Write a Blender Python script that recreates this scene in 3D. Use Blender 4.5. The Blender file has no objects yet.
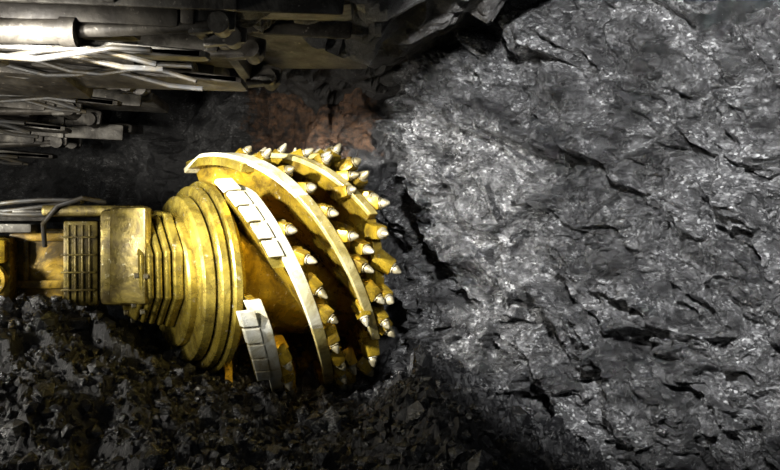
import bpy, bmesh, math, random
import numpy as np
from mathutils import Vector, Matrix
random.seed(7); np.random.seed(7)
scene = bpy.context.scene
scene.view_settings.view_transform = 'Standard'

# ------------------------------------------------------------------ noise helpers
def h2(ix, iy, s):
    v = np.sin(ix*127.1 + iy*311.7 + s*74.7)*43758.5453
    return v - np.floor(v)
def vnoise(x, y, s=0):
    ix, iy = np.floor(x), np.floor(y); fx, fy = x-ix, y-iy
    fx = fx*fx*(3-2*fx); fy = fy*fy*(3-2*fy)
    a=h2(ix,iy,s); b=h2(ix+1,iy,s); c=h2(ix,iy+1,s); d=h2(ix+1,iy+1,s)
    return (a*(1-fx)+b*fx)*(1-fy)+(c*(1-fx)+d*fx)*fy - .5
def fbm(x, y, s=0, o=4):
    r=0; a=1
    for i in range(o):
        r = r + a*vnoise(x*2**i+i*17.3, y*2**i-i*9.1, s+i); a*=.5
    return r
def facets(x, y, s=0, tilt=1.0, sharp=22):
    """fractured-rock height: random tilted plane per voronoi cell, blended across the cell borders"""
    ix, iy = np.floor(x), np.floor(y)
    num=np.zeros(x.shape); den=np.zeros(x.shape)
    for dx in (-1,0,1):
        for dy in (-1,0,1):
            cx, cy = ix+dx, iy+dy
            px = cx+h2(cx,cy,s+1); py = cy+h2(cx,cy,s+2)
            d = (x-px)**2+(y-py)**2
            h = (h2(cx,cy,s+3)-.5) + tilt*((h2(cx,cy,s+4)-.5)*(x-px)+(h2(cx,cy,s+5)-.5)*(y-py))*2
            w=np.exp(-d*sharp)
            num+=w*h; den+=w
    return num/(den+1e-14)
def rocky(x, y, s, scales, amps, rot=0., stretch=1., warp=.15, sharp=22):
    c, sn = math.cos(rot), math.sin(rot)
    X = (x*c+y*sn)/stretch; Y = -x*sn+y*c
    X = X + warp*fbm(x*2.3, y*2.3, s+50); Y = Y + warp*fbm(x*2.3+7, y*2.3, s+60)
    r = np.zeros(x.shape)
    for k,(sc,am) in enumerate(zip(scales,amps)):
        sh = sharp[k] if isinstance(sharp,(list,tuple)) else sharp
        r = r + am*facets(X/sc, Y/sc, s+k*10, 1.3, sh)
    return r

# ------------------------------------------------------------------ object helpers
def mkobj(name, verts, faces, mat, parent=None, smooth=False):
    me = bpy.data.meshes.new(name); me.from_pydata([tuple(v) for v in verts], [], faces); me.update()
    if smooth:
        me.polygons.foreach_set('use_smooth', [True]*len(me.polygons))
    if mat: me.materials.append(mat)
    ob = bpy.data.objects.new(name, me); scene.collection.objects.link(ob)
    if parent: ob.parent = parent
    return ob
def grid(name, P, mat, smooth=True):
    n, m, _ = P.shape
    idx = np.arange(n*m).reshape(n,m)
    f = np.stack([idx[:-1,:-1],idx[1:,:-1],idx[1:,1:],idx[:-1,1:]],-1).reshape(-1,4)
    return mkobj(name, P.reshape(-1,3).tolist(), f.tolist(), mat, smooth=smooth)
def empty(name, loc=(0,0,0)):
    e = bpy.data.objects.new(name, None); e.empty_display_size=.2
    scene.collection.objects.link(e); return e

class Builder:
    """collects geometry in world coordinates into one mesh"""
    def __init__(s): s.v=[]; s.f=[]
    def add(s, vs, fs):
        o=len(s.v); s.v += [tuple(v) for v in vs]; s.f += [tuple(i+o for i in f) for f in fs]
    def box(s, c, dims, R=None, taper=1.0, bev=.0):
        bm = bmesh.new(); bmesh.ops.create_cube(bm, size=1)
        for v in bm.verts:
            k = taper if v.co.x>0 else 1
            v.co = Vector((v.co.x*dims[0], v.co.y*dims[1]*k, v.co.z*dims[2]*k))
        if bev>0: bmesh.ops.bevel(bm, geom=bm.edges[:], offset=bev, segments=2, affect='EDGES', profile=.6)
        M = R if R is not None else Matrix.Identity(3)
        bm.verts.index_update()
        s.add([M@v.co+Vector(c) for v in bm.verts], [[v.index for v in f.verts] for f in bm.faces]); bm.free()
    def revolve(s, O, a, u, h, prof, n=64, phase=0, cap=True):
        vs=[]; fs=[]
        for (t,r) in prof:
            for i in range(n):
                p=2*math.pi*i/n+phase
                vs.append(O+a*t+(u*math.cos(p)+h*math.sin(p))*r)
        for k in range(len(prof)-1):
            for i in range(n):
                j=(i+1)%n
                fs.append((k*n+i,k*n+j,(k+1)*n+j,(k+1)*n+i))
        if cap:
            fs.append(tuple(range(n))[::-1]); fs.append(tuple(range((len(prof)-1)*n,len(prof)*n)))
        s.add(vs,fs)
    def tube(s, pts, r, n=10):
        pts=[Vector(p) for p in pts]; vs=[]; fs=[]
        for k,p in enumerate(pts):
            d=(pts[min(k+1,len(pts)-1)]-pts[max(k-1,0)]).normalized()
            a=d.orthogonal().normalized() if k==0 else (pa-d*pa.dot(d)).normalized()
            pa=a; b=d.cross(a)
            for i in range(n):
                t=2*math.pi*i/n; vs.append(p+(a*math.cos(t)+b*math.sin(t))*r)
        for k in range(len(pts)-1):
            for i in range(n):
                j=(i+1)%n; fs.append((k*n+i,k*n+j,(k+1)*n+j,(k+1)*n+i))
        fs.append(tuple(range(n))[::-1]); fs.append(tuple(range((len(pts)-1)*n,len(pts)*n)))
        s.add(vs,fs)
    def sweep(s, secs):
        m=len(secs[0]); vs=[p for sec in secs for p in sec]; fs=[]
        for k in range(len(secs)-1):
            for i in range(m):
                j=(i+1)%m; fs.append((k*m+i,k*m+j,(k+1)*m+j,(k+1)*m+i))
        fs.append(tuple(range(m))[::-1]); fs.append(tuple(range((len(secs)-1)*m,len(secs)*m)))
        s.add(vs,fs)
    def make(s, name, mat, parent=None, smooth=False, bevel=0):
        ob = mkobj(name, s.v, s.f, mat, parent)
        bm=bmesh.new(); bm.from_mesh(ob.data); bmesh.ops.recalc_face_normals(bm, faces=bm.faces[:]); bm.to_mesh(ob.data); bm.free()
        if smooth:
            ob.data.polygons.foreach_set('use_smooth',[True]*len(ob.data.polygons))
            ob.data.set_sharp_from_angle(angle=math.radians(32))
        if bevel:
            md=ob.modifiers.new('bevel','BEVEL'); md.width=bevel; md.segments=2; md.limit_method='ANGLE'; md.angle_limit=math.radians(35)
        return ob

# ------------------------------------------------------------------ materials
class NT:
    def __init__(s, name):
        s.m = bpy.data.materials.new(name); s.m.use_nodes=True
        s.t = s.m.node_tree; s.t.nodes.clear()
        s.out=s.n('ShaderNodeOutputMaterial'); s.b=s.n('ShaderNodeBsdfPrincipled')
        s.l(s.b.outputs[0], s.out.inputs[0])
        s.tc=s.n('ShaderNodeTexCoord').outputs['Object']
    def n(s, ty, **k):
        nd=s.t.nodes.new(ty)
        for a,b in k.items(): setattr(nd,a,b)
        return nd
    def l(s,a,b): s.t.links.new(a,b)
    def mapped(s, rot=(0,0,0), scale=(1,1,1)):
        m=s.n('ShaderNodeMapping'); m.inputs['Rotation'].default_value=rot; m.inputs['Scale'].default_value=scale
        s.l(s.tc,m.inputs[0]); return m.outputs[0]
    def noise(s, scale, detail=6, rough=.6, vec=None, dist=0):
        nd=s.n('ShaderNodeTexNoise'); nd.inputs['Scale'].default_value=scale; nd.inputs['Detail'].default_value=detail
        nd.inputs['Roughness'].default_value=rough; nd.inputs['Distortion'].default_value=dist
        s.l(vec or s.tc, nd.inputs['Vector']); return nd.outputs[0]
    def voro(s, scale, out='Color', vec=None, feature='F1'):
        nd=s.n('ShaderNodeTexVoronoi', feature=feature); nd.inputs['Scale'].default_value=scale
        s.l(vec or s.tc, nd.inputs['Vector']); return nd.outputs[out]
    def ramp(s, fac, pts):
        r=s.n('ShaderNodeValToRGB'); e=r.color_ramp.elements
        while len(e)<len(pts): e.new(.5)
        for i,(p,c) in enumerate(pts):
            e[i].position=p; e[i].color=(c,c,c,1) if not isinstance(c,tuple) else (*c,1)
        s.l(fac,r.inputs[0]); return r.outputs[0]
    def mix(s, fac, a, b, mode='MIX'):
        m=s.n('ShaderNodeMix', data_type='RGBA', blend_type=mode)
        for sock,val in ((m.inputs[0],fac),(m.inputs[6],a),(m.inputs[7],b)):
            if hasattr(val,'is_linked') : s.l(val,sock)
            elif isinstance(val,tuple): sock.default_value=(*val,1)
            else: sock.default_value=val
        return m.outputs[2]
    def math(s, op, a, b=0):
        m=s.n('ShaderNodeMath', operation=op)
        for i,val in enumerate((a,b)):
            if hasattr(val,'is_linked'): s.l(val,m.inputs[i])
            else: m.inputs[i].default_value=val
        return m.outputs[0]
    def bump(s, hgt, strength=.5, dist=.02, prev=None):
        b=s.n('ShaderNodeBump'); b.inputs['Strength'].default_value=strength; b.inputs['Distance'].default_value=dist
        s.l(hgt,b.inputs['Height'])
        if prev: s.l(prev,b.inputs['Normal'])
        return b.outputs[0]
    def fin(s, col, rough, normal=None, metal=0, spec=.5):
        for sock,val in (('Base Color',col),('Roughness',rough),('Metallic',metal),('Specular IOR Level',spec)):
            i=s.b.inputs[sock]
            if hasattr(val,'is_linked'): s.l(val,i)
            elif isinstance(val,tuple): i.default_value=(*val,1)
            else: i.default_value=val
        if normal: s.l(normal,s.b.inputs['Normal'])
        return s.m

def coal_mat(name, dark, light, fleck, rot=(0,0,0), stain=None, rg=(.28,.6), spec=.8, lo=.4, hi=.62, bdist=1., aniso=1.5, flk=.85):
    t=NT(name)
    v=t.mapped(rot,(1,1,aniso))
    n0=t.noise(.9,5,.6,v,.8); n1=t.noise(2.6,9,.7,v,.8); n2=t.noise(10,8,.72,v,.3); n3=t.noise(48,5,.7)
    f=t.math('ADD',t.math('MULTIPLY',n0,.3),t.math('ADD',t.math('MULTIPLY',n1,.3),t.math('ADD',t.math('MULTIPLY',n2,.25),t.math('MULTIPLY',n3,.15))))
    base=t.mix(t.ramp(f,[(lo,0.),((lo+hi)/2,.33),(hi,1.)]),dark,light)
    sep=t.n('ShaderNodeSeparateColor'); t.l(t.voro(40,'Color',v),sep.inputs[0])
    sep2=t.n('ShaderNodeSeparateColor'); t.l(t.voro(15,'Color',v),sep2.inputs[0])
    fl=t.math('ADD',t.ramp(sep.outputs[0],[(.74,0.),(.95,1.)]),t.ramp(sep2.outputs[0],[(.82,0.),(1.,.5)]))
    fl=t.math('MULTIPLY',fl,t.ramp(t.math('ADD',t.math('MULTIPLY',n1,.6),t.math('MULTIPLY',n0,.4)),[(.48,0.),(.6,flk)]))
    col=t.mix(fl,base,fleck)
    col=t.mix(t.math('MULTIPLY',sep.outputs[1],.6),col,dark)
    if stain:
        geo=t.n('ShaderNodeSeparateXYZ'); t.l(t.tc,geo.inputs[0])
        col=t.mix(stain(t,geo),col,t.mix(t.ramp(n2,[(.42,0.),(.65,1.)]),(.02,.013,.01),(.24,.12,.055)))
    r=t.ramp(t.noise(5,5,.6,v),[(.35,rg[0]),(.65,rg[1])])
    b=t.bump(n1,.5,.12*bdist)
    b=t.bump(t.noise(13,9,.75,v,.2),.9,.055*bdist,b)
    b=t.bump(sep.outputs[2],.5,.016*bdist,b)
    b=t.bump(sep2.outputs[2],.5,.03*bdist,b)
    b=t.bump(n3,.6,.014,b)
    return t.fin(col,r,b,0,spec)

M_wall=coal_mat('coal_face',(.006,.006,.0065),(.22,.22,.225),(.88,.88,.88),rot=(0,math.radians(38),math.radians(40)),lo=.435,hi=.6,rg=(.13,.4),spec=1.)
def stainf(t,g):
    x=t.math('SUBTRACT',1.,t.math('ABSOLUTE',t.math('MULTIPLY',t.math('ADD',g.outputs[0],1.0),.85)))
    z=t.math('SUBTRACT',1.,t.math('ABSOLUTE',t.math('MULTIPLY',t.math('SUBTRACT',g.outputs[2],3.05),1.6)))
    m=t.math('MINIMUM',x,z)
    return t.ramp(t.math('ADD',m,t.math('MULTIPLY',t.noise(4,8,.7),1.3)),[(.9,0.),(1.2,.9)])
M_back=coal_mat('coal_face_back',(.01,.01,.011),(.17,.17,.172),(.5,.5,.5),stain=stainf)
M_floor=coal_mat('coal_floor',(.003,.003,.004),(.018,.018,.02),(.2,.2,.2),bdist=.3)
M_lump=coal_mat('coal_lumps',(.004,.004,.005),(.036,.037,.039),(.42,.42,.42),bdist=.12,rg=(.15,.38))
M_roof=coal_mat('rock_roof',(.012,.011,.01),(.09,.082,.074),(.2,.2,.2))

def paint(name, c1, c2, wear=(.75,.72,.6), wearlo=.62, metal=.35, rough=(.25,.5), dirt=(.05,.035,.01), dirtlo=.55, ds=4):
    t=NT(name)
    n1=t.noise(2.5,6,.6,None,.5); n2=t.noise(18,7,.7); n3=t.noise(70,3)
    col=t.mix(t.ramp(n1,[(.35,0.),(.65,1.)]),c1,c2)
    d=t.ramp(t.noise(ds,9,.75,None,.8),[(dirtlo-.12,0.),(dirtlo+.1,.9)])
    col=t.mix(d,col,dirt)
    # darker colour in recesses and crevices, masked by the occlusion node
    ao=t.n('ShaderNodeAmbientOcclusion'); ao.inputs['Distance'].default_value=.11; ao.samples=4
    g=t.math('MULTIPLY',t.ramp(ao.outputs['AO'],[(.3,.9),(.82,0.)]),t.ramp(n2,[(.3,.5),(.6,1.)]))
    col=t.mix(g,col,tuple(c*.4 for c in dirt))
    w=t.ramp(n2,[(wearlo,0.),(wearlo+.08,1.)])
    col=t.mix(w,col,wear)
    r=t.ramp(t.noise(8,6),[(.35,rough[0]),(.65,rough[1])])
    b=t.bump(n2,.3,.012); b=t.bump(n3,.2,.004,b)
    return t.fin(col,r,b,metal)
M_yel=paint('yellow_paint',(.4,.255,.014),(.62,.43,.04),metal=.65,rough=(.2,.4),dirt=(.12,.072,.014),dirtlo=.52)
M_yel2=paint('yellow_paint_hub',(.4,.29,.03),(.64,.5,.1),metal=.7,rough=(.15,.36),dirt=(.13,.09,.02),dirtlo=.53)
M_edge=paint('worn_lit_vane_edge',(.7,.66,.42),(.85,.84,.74),wearlo=.62,metal=.3,dirtlo=.57,dirt=(.36,.27,.08))  # worn edge, with bright light from top left painted into its pale colour
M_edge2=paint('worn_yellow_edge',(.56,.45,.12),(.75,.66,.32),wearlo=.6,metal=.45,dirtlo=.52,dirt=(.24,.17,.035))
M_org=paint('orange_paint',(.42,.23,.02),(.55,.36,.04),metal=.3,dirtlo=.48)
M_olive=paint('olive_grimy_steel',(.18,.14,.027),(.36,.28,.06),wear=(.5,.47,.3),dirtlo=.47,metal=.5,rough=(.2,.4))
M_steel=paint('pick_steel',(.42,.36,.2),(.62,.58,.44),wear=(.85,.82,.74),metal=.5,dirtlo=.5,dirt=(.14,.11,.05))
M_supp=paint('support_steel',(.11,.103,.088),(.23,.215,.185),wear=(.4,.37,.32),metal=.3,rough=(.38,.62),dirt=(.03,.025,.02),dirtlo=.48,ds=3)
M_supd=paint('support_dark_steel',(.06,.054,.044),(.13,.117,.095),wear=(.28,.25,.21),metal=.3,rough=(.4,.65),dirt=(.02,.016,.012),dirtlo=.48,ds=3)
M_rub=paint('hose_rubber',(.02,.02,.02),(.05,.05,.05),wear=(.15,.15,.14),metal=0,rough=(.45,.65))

# ------------------------------------------------------------------ coal face (wall_right)
def pathwall(name, pts, z0, z1, nt, nz, mat, seed, scales, amps, rot, lean=0., und=.15, sharp=22, stretch=1.8):
    pts=np.array(pts,float)
    seg=np.r_[0,np.cumsum(np.hypot(*np.diff(pts,axis=0).T))]
    t=np.linspace(0,seg[-1],nt)
    X=np.interp(t,seg,pts[:,0]); Y=np.interp(t,seg,pts[:,1])
    k=np.ones(21)/21
    def sm(a):
        p=np.pad(a,10,'reflect',reflect_type='odd'); return np.convolve(p,k,'valid')
    X,Y=sm(X),sm(Y)
    tx,ty=np.gradient(X),np.gradient(Y); L=np.hypot(tx,ty); nx,ny=ty/L,-tx/L
    Z=np.linspace(z0,z1,nz)
    T,ZZ=np.meshgrid(t,Z,indexing='ij')
    D=rocky(T,ZZ,seed,scales,amps,rot,stretch,.2,sharp)+und*fbm(T*.8,ZZ*.8,seed+3,6)+.035*fbm(T*9,ZZ*9,seed+5,4)
    D=D+lean*(ZZ-1.5)
    P=np.stack([X[:,None]+nx[:,None]*D, Y[:,None]+ny[:,None]*D, ZZ],-1)
    return grid(name,P,mat,smooth=False)
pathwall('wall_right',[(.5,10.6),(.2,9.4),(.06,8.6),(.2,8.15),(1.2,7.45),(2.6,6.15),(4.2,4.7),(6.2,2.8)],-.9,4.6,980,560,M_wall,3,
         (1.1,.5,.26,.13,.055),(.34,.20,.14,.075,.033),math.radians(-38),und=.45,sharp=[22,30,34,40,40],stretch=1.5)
pathwall('wall_back',[(-9.5,14),(-5,12.3),(-2.6,10.8),(-1.2,10),(.8,9.9)],-.9,4.6,420,260,M_back,21,
         (.9,.4,.17),(.4,.2,.07),math.radians(70))

# ------------------------------------------------------------------ roof
x=np.linspace(-9.5,6.5,330); y=np.linspace(1.5,14,260); X,Y=np.meshgrid(x,y,indexing='ij')
Zr=3.36+.36*np.clip(X,0,3)-.12*np.clip(1-np.abs(X+.2)/1.2,0,1)+rocky(X,Y,41,(1.3,.5,.2),(.3,.2,.08),.3,1.5)+.15*fbm(X,Y,9)
Zr=Zr+.55*np.clip((-X-1.0)/2,0,1)
grid('ceiling',np.stack([X,Y,Zr],-1)[:,::-1],M_roof,False)

# ------------------------------------------------------------------ coal floor with its heap
def G(X,Y,fine=True):
    cx=[-9,-4.2,-3.5,-3.05,-2.75,-2.45,-2.2,-1.75,-1.3,-.9,-.2,.28,.6,1.0,1.5,2.2,3,6]
    cz=[.98,.96,.92,.98,.9,.68,.46,.31,.14,-.04,-.03,.42,.36,.1,-.2,-.5,-.6,-.6]
    c=np.interp(X,cx,cz)
    p=np.clip((Y-4.4)/(7.2-4.4),0,1); p=p*p*(3-2*p)
    base=-.42-.2*np.clip((X-.5)/1.5,0,1)
    z=base+(c-base)*p
    back=np.clip((Y-7.6)/1.0,0,1)
    z=z-back*np.clip(c-.1,0,2)*.75
    z=z+.14*fbm(X*1.3,Y*1.3,77,4)
    if fine: z=z+rocky(X,Y,88,(.3,.12,.05),(.10,.055,.025))+.02*fbm(X*12,Y*12,5,3)
    return z
x=np.linspace(-9,6,800); y=np.linspace(1.0,11.5,560); X,Y=np.meshgrid(x,y,indexing='ij')
grid('floor',np.stack([X,Y,G(X,Y)],-1),M_floor,False)

# coal lumps: one joined mesh
bm=bmesh.new(); bmesh.ops.create_icosphere(bm,subdivisions=1,radius=1)
iv=np.array([v.co[:] for v in bm.verts]); iff=np.array([[v.index for v in f.verts] for f in bm.faces]); bm.free()
N=13000
lx=np.random.uniform(-5.2,2.9,N); ly=np.random.uniform(4.3,8.1,N)
sz=.007+.012*np.random.exponential(1,N); big=np.random.rand(N)<.022; sz[big]+=np.random.uniform(.02,.075,big.sum()); sz=np.clip(sz,.007,.11)
lz=G(lx,ly)
ok=ly<8.2-.85*np.clip(lx,0,9)
lx,ly,lz,sz=lx[ok],ly[ok],lz[ok],sz[ok]; N=len(lx)
V=[];F=[]
for i in range(N):
    dirs=np.random.normal(size=(7,3)); dirs/=np.linalg.norm(dirs,axis=1)[:,None]
    v=iv.copy()
    for d in dirs:
        k=v@d; cut=np.random.uniform(.35,.8); m=k>cut
        v[m]-=np.outer(k[m]-cut,d)
    v=v*np.random.uniform(.7,1.3,3)*sz[i]*1.3
    th=np.random.uniform(0,6.28); c,s_=math.cos(th),math.sin(th)
    v=v@np.array([[c,s_,0],[-s_,c,0],[0,0,1]])
    V.append(v+[lx[i],ly[i],lz[i]+sz[i]*.35]); F.append(iff+i*len(iv))
mkobj('coal_rubble_pile',np.concatenate(V).tolist(),np.concatenate(F).tolist(),M_lump)

# ------------------------------------------------------------------ cutting drum
az=math.radians(32)
a=Vector((math.cos(az),math.sin(az),.05)).normalized()
h=Vector((math.sin(az),-math.cos(az),-.09)).normalized()
h=(h-a*h.dot(a)).normalized(); u=h.cross(a).normalized()
C=Vector((-1.17,8.0,1.235))-a*.6
def dp(s,r,phi): return C+a*s+(u*math.cos(phi)+h*math.sin(phi))*r
def rad(phi): return u*math.cos(phi)+h*math.sin(phi)
def tan(phi): return -u*math.sin(phi)+h*math.cos(phi)
drum=empty('shearer_cutting_drum')
B=Builder()
B.revolve(C,a,u,h,[(-.06,.5),(-.06,.74),(.1,.70),(.5,.62),(1.0,.66),(1.16,.8),(1.16,1.06),(1.24,1.08),(1.24,.4)],96)
B.make('barrel',M_yel,drum,True)
B=Builder()
B.revolve(C,a,u,h,[(-.46,.3),(-.46,.60),(-.44,.62),(-.385,.62),(-.38,.75),(-.36,.775),(-.28,.785),(-.275,.75),(-.255,.75),(-.25,.85),(-.235,.865),(-.18,.87),(-.175,.84),(-.155,.84),(-.15,.895),(-.135,.91),(-.08,.91),(-.06,.85),(-.02,.83),(-.02,.3)],128)
B.make('hub_rings',M_yel2,drum,True)
SW=math.radians(145); S0,S1=-.06,1.18; R=1.165; NV=6
BV=Builder();BE=Builder();BE2=Builder();BP=Builder();BK=Builder();BN=Builder();BG=Builder()
def vs(f): return S0+(S1-S0)*(f**1.12)
def pick(s,phi,r,mix=(.72,.5,.4),blk=True,sc=1.0):
    j=[random.uniform(-.2,.2) for _ in range(3)]
    d=(rad(phi)*(mix[0]+j[0])+tan(phi)*(mix[1]+j[1])+a*(mix[2]+j[2])).normalized()
    p=dp(s,r,phi)
    side=d.cross(a).normalized(); up=side.cross(d)
    Rm=Matrix((d,side,up)).transposed()
    if blk: BK.box(p,(.18*sc,.14*sc,.14*sc),Rm,.8,.022*sc)
    q=p+d*.07*sc; ln=random.uniform(.4,.8)
    BP.revolve(q,d,side,up,[(0,.046*sc),(.03,.05*sc),(.036,.038*sc),(.055,.04*sc),(.055+.03*ln,.032*sc),(.055+.08*ln,.016*sc),(.06+.085*ln,.006)],12)
for k in range(NV):
    p0=math.radians(-27+60*k); n=60; sw=SW
    fst=.05 if k==0 else 0
    sec=[];edge=[];edge2=[]
    for i in range(n+1):
        f=fst+(1-fst)*i/n; phi=p0+sw*f; s=vs(f)
        r1=R*(1-.08*max(0,1-(f-fst)/.08))
        t=.035
        sec.append([dp(s-t+.08,.55,phi),dp(s+t+.08,.55,phi),dp(s+t,r1,phi),dp(s-t,r1,phi)])
        w=.075-.03*f; wl=w+(.09*max(0,1-f/.5) if k==0 else 0)
        q=[dp(s-wl,r1-.035,phi),dp(s+w,r1-.035,phi),dp(s+w,r1+.015,phi),dp(s-wl,r1+.015,phi)]
        if f<=.52: edge.append(q)
        if f>=.50: edge2.append(q)
    BV.sweep(sec); BE.sweep(edge); BE2.sweep(edge2)
    if k>0:
        for j in range(5):
            f0=.02+j*.055; f1=f0+.049
            ss=[]
            for f in (f0,(f0+f1)/2,f1):
                phi=p0+SW*f; s=vs(f)
                ss.append([dp(s-.20+.008*j,R-.02,phi),dp(s-.04,R-.02,phi),dp(s-.04,R+.03,phi),dp(s-.18,R+.02,phi)])
            BN.sweep(ss)
    ss=[]
    for i in range(21):
        f=.06+.26*i/20; phi=p0+sw*f; s=vs(f)
        ss.append([dp(s-.15,R-.10,phi),dp(s-.02,R-.10,phi),dp(s-.02,R-.02,phi),dp(s-(.14 if k==0 else .185),R-.02,phi)])
    BG.sweep(ss)
    for j in range(9):
        f=.2+j*.09; phi=p0+sw*f; s=vs(f)+.11
        pick(s,phi,R-.04+.015*(j%2),sc=.95)
        c_=dp(s-.02,R-.12,phi)
        Rm=Matrix((tan(phi),a,rad(phi))).transposed(); BK.box(c_,(.18,.15,.17),Rm,.85,.02)
for k in range(24):
    phi=2*math.pi*k/24+.1
    pick(1.19+.03*(k%2),phi,1.12,(.65,.45,.62) if k%2 else (.85,.4,.15),sc=1.1)
    if k%2==0: pick(1.0,phi+.12,1.11,(.85,.4,.1),sc=.95)
BV.make('vanes',M_yel,drum,True); BE.make('vane_edges',M_edge,drum,True,.008); BE2.make('vane_edges_outer',M_edge2,drum,True,.008)
BN.make('wear_plates',M_edge,drum,False,.01); BG.make('vane_webs',M_yel2,drum,True)
BK.make('pick_boxes',M_yel,drum,True); BP.make('picks',M_steel,drum,True)

# ------------------------------------------------------------------ ranging arm
arm=empty('shearer_ranging_arm')
B=Builder()
CG=C+Vector((0,0,.12))
for (s0,s1,r) in [(-.56,-.465,.56),(-.63,-.57,.54),(-.70,-.64,.52),(-.77,-.71,.50),(-.83,-.78,.47)]:
    B.revolve(CG,a,u,h,[(s0,r*.94),(s0+.012,r),(s1-.012,r),(s1,r*.94)],8,math.radians(22.5))
B.revolve(CG,a,u,h,[(-.83,.42),(-.47,.42)],24)
B.make('planetary_gear_flanges',M_yel2,arm,False,.01)
B=Builder()
for k in range(8):
    for (s_,r_) in ((-.835,.39),(-.775,.47)):
        p=CG+a*s_+rad(2*math.pi*k/8)*r_; B.revolve(p,-a,u,h,[(0,.024),(.03,.024),(.03,.018)],6)
B.make('flange_bolts',M_steel,arm)
Rz=Matrix.Rotation(math.radians(10),3,'Z')
Rg=Matrix.Rotation(math.radians(-20),3,'Z')
B=Builder()
B.box((-2.42,7.40,1.40),(.42,.6,.86),Rz,1,.07)
B.box((-2.27,7.00,1.42),(.38,.10,.84),Rg,1,.03)
B.box((-2.72,7.5,1.82),(.9,.6,.10),Rz,1,.03)
B.make('gearcase',M_olive,arm,True)
B=Builder()
B.box((-3.22,7.75,1.33),(.62,.55,.66),Rz,1,.03)
B.box((-3.22,7.45,1.58),(.6,.06,.08),Rz,1,.02); B.box((-3.22,7.45,1.14),(.6,.06,.08),Rz,1,.02)
B.box((-3.38,7.44,1.36),(.05,.06,.4),Rz,1,.015)
B.make('arm_body',M_org,arm,True)
B=Builder()
B.box((-2.83,7.34,1.34),(.3,.1,.78),Rz,1,.02)
for i in range(4): B.box((-2.92+.06*i,7.27+.01*i,1.34),(.018,.03,.7),Rz,1,.005)
for i in range(4): B.box((-2.83,7.27,1.1+.16*i),(.3,.03,.018),Rz,1,.005)
B.make('cooler_cover',M_olive,arm,True)
B=Builder()
B.box((-3.85,7.5,1.28),(.75,.7,.62),Rz,1,.07)
B.box((-3.62,7.2,1.45),(.35,.2,.22),Rz,1,.04)
B.box((-4.8,7.6,1.3),(1.3,.8,.74),Rz,1,.07)
B.revolve(Vector((-3.55,7.12,1.2)),Vector((0,-1,0)),Vector((1,0,0)),Vector((0,0,1)),[(0,.15),(.06,.15),(.07,.1),(.1,.1)],24)
B.make('motor_housing',M_yel,arm,True)
B=Builder()
B.box((-4.2,7.5,1.76),(2.0,.7,.07),Rz,1,.02); B.box((-3.7,7.3,1.66),(.9,.4,.08),Rz,1,.02); B.box((-3.1,7.5,1.80),(.7,.5,.05),Rz,1,.02)
B.make('cover_plates',M_supp,arm,True)
B=Builder()
for k in range(3):
    B.tube([(-5.0+ .2*i,7.2+.05*k,1.83+.05*math.sin(i*.55+k*1.3)+.02*k) for i in range(12)],.022)
B.tube([(-2.6,7.3,1.9),(-2.75,7.15,1.93),(-2.95,7.1,1.86),(-3.1,7.15,1.7),(-3.15,7.3,1.5)],.022)
B.make('hydraulic_hoses',M_rub,arm,True)

# ------------------------------------------------------------------ roof supports
def shield(y0,tip,z,roll,yaw,pitch=0,w=1.25,L=6.,matA=M_supp,under=True):
    e=empty('roof_support_shield')
    M=Matrix.Rotation(math.radians(yaw),3,'Z')@Matrix.Rotation(math.radians(pitch),3,'Y')@Matrix.Rotation(math.radians(roll),3,'X')
    O=Vector((tip,y0,z))
    T=lambda x_,y_,z_: O+M@Vector((x_,y_,z_))
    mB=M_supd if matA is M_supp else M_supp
    B=Builder()
    B.box(T(-L/2-.5,0,.04),(L-1,w,.2),M,1,.05)
    B.box(T(-.5,0,.02),(1.1,w*.95,.16),M,.7,.05)
    B.box(T(-1.3,-w/2-.03,-.04),(2.6,.06,.3),M,.6,.025)
    for i in range(5): B.box(T(-.7-.75*i,-w/2-.07,-.03),(.08,.04,.24-.01*i),M,1,.01)
    B.make('canopy_plate',matA,e,True)
    B=Builder()
    B.box(T(-L/2-.45,-.30*w,-.18),(L-1.2,.3,.26),M,.55,.05)
    B.box(T(-L/2-.75,.28*w,-.18),(L-1.4,.34,.28),M,.6,.05)
    for i in range(4): B.box(T(-1.0-.8*i,0,-.14),(.09,w*.8,.16),M,1,.02)
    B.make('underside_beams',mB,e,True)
    B=Builder()
    B.box(T(-1.75,-.05,-.38),(1.7,w*.5,.14),M,.45,.05)
    B.box(T(-3.1,.05,-.42),(1.5,w*.7,.2),M,.8,.05)
    for yy in (-.3,.3):
        B.box(T(-.85,yy*w,-.16),(.3,.09,.24),M,.6,.02)
        B.revolve(T(-.8,yy*w-.09,-.2),M@Vector((0,1,0)),M@Vector((1,0,0)),M@Vector((0,0,1)),[(0,.07),(.18,.07)],14)
    B.make('flipper_plate',matA,e,True)
    B=Builder()
    B.tube([T(-3.6,-.34*w,-.40),T(-1.7,-.34*w,-.30)],.085,16); B.tube([T(-1.7,-.34*w,-.30),T(-.8,-.3*w,-.2)],.045,12)
    B.revolve(T(-1.8,-.34*w,-.305),M@Vector((1,0,0)),M@Vector((0,1,0)),M@Vector((0,0,1)),[(0,.1),(.1,.1)],16)
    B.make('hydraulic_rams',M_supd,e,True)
    B=Builder()
    for k in range(3):
        B.tube([T(-4.2+.25*i,-w*.42+.12*k+.05*math.sin(i*.9+k),-.40-.10*math.sin(i*.55+k*.8)**2) for i in range(13)],.02,8)
    B.make('hoses',M_rub,e,True)
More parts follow.
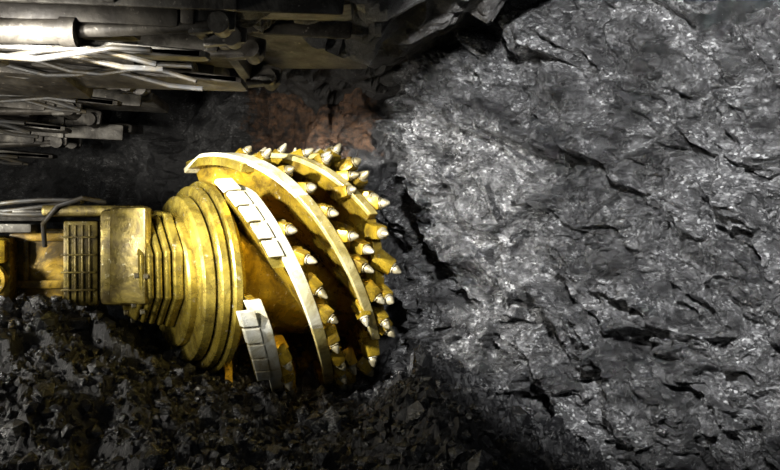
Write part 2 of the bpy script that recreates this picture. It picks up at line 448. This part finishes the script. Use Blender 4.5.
shield(5.45,-.3,3.14,4,2,3,w=.8)
shield(6.6,-.25,3.12,-8,-4,5,w=1.1,matA=M_supd)
shield(7.6,-1.6,3.12,6,4,6,w=.8)
shield(8.6,-2.5,3.0,-4,-3,6,w=.85)
shield(9.7,-3.1,2.86,5,3,4,w=.85)

# ------------------------------------------------------------------ lights
def lamp(name,loc,target,power,size,col=(1,1,1),cone=None,blend=.3):
    l=bpy.data.lights.new(name,'SPOT' if cone else 'AREA'); l.energy=power; l.color=col
    if cone: l.spot_size=math.radians(cone); l.spot_blend=blend; l.shadow_soft_size=size
    else: l.size=size
    o=bpy.data.objects.new(name,l); scene.collection.objects.link(o); o.location=loc
    o.rotation_euler=(Vector(target)-Vector(loc)).to_track_quat('-Z','Y').to_euler(); return o
lamp('work_lamp',(-3.1,3.8,2.7),(-.3,8,1.8),4800,.12,(1,.98,.93),40,.5)
lamp('wall_relief_light',(.3,2.0,3.2),(2.2,6.4,2.5),3100,.1,(1,1,1),64,.55)  # added spot, set high for relief shading on the coal face
lamp('back_fill_light',(-5,4.2,1.6),(-4,9,2.3),170,.5,(1,.95,.85))  # added fill that brings out the rock at the back left
lamp('drum_fill_light',(-2.4,2.6,1.9),(-1.1,8,1.35),750,.2,(1,.98,.94),26,.6)  # fill light put in at the front to lift the drum
lamp('support_fill_light',(-3.2,2.8,1.9),(-2.2,7,3.1),430,.3,(1,.95,.87),48,.6)  # invented spot from below, brightens the roof supports
lamp('work_lamp.005',(-4.1,6.3,2.3),(-3.75,7.3,1.5),220,.08,(1,.98,.9),60,.6)
w=bpy.data.worlds.new('world'); scene.world=w; w.use_nodes=True
w.node_tree.nodes['Background'].inputs[0].default_value=(.8,.9,1,1); w.node_tree.nodes['Background'].inputs[1].default_value=.06

cam=bpy.data.cameras.new('camera'); cam.sensor_width=36; cam.lens=36*8/7.8
co=bpy.data.objects.new('camera',cam); scene.collection.objects.link(co)
co.location=(0,0,1.6); co.rotation_euler=(math.radians(90),0,0); scene.camera=co
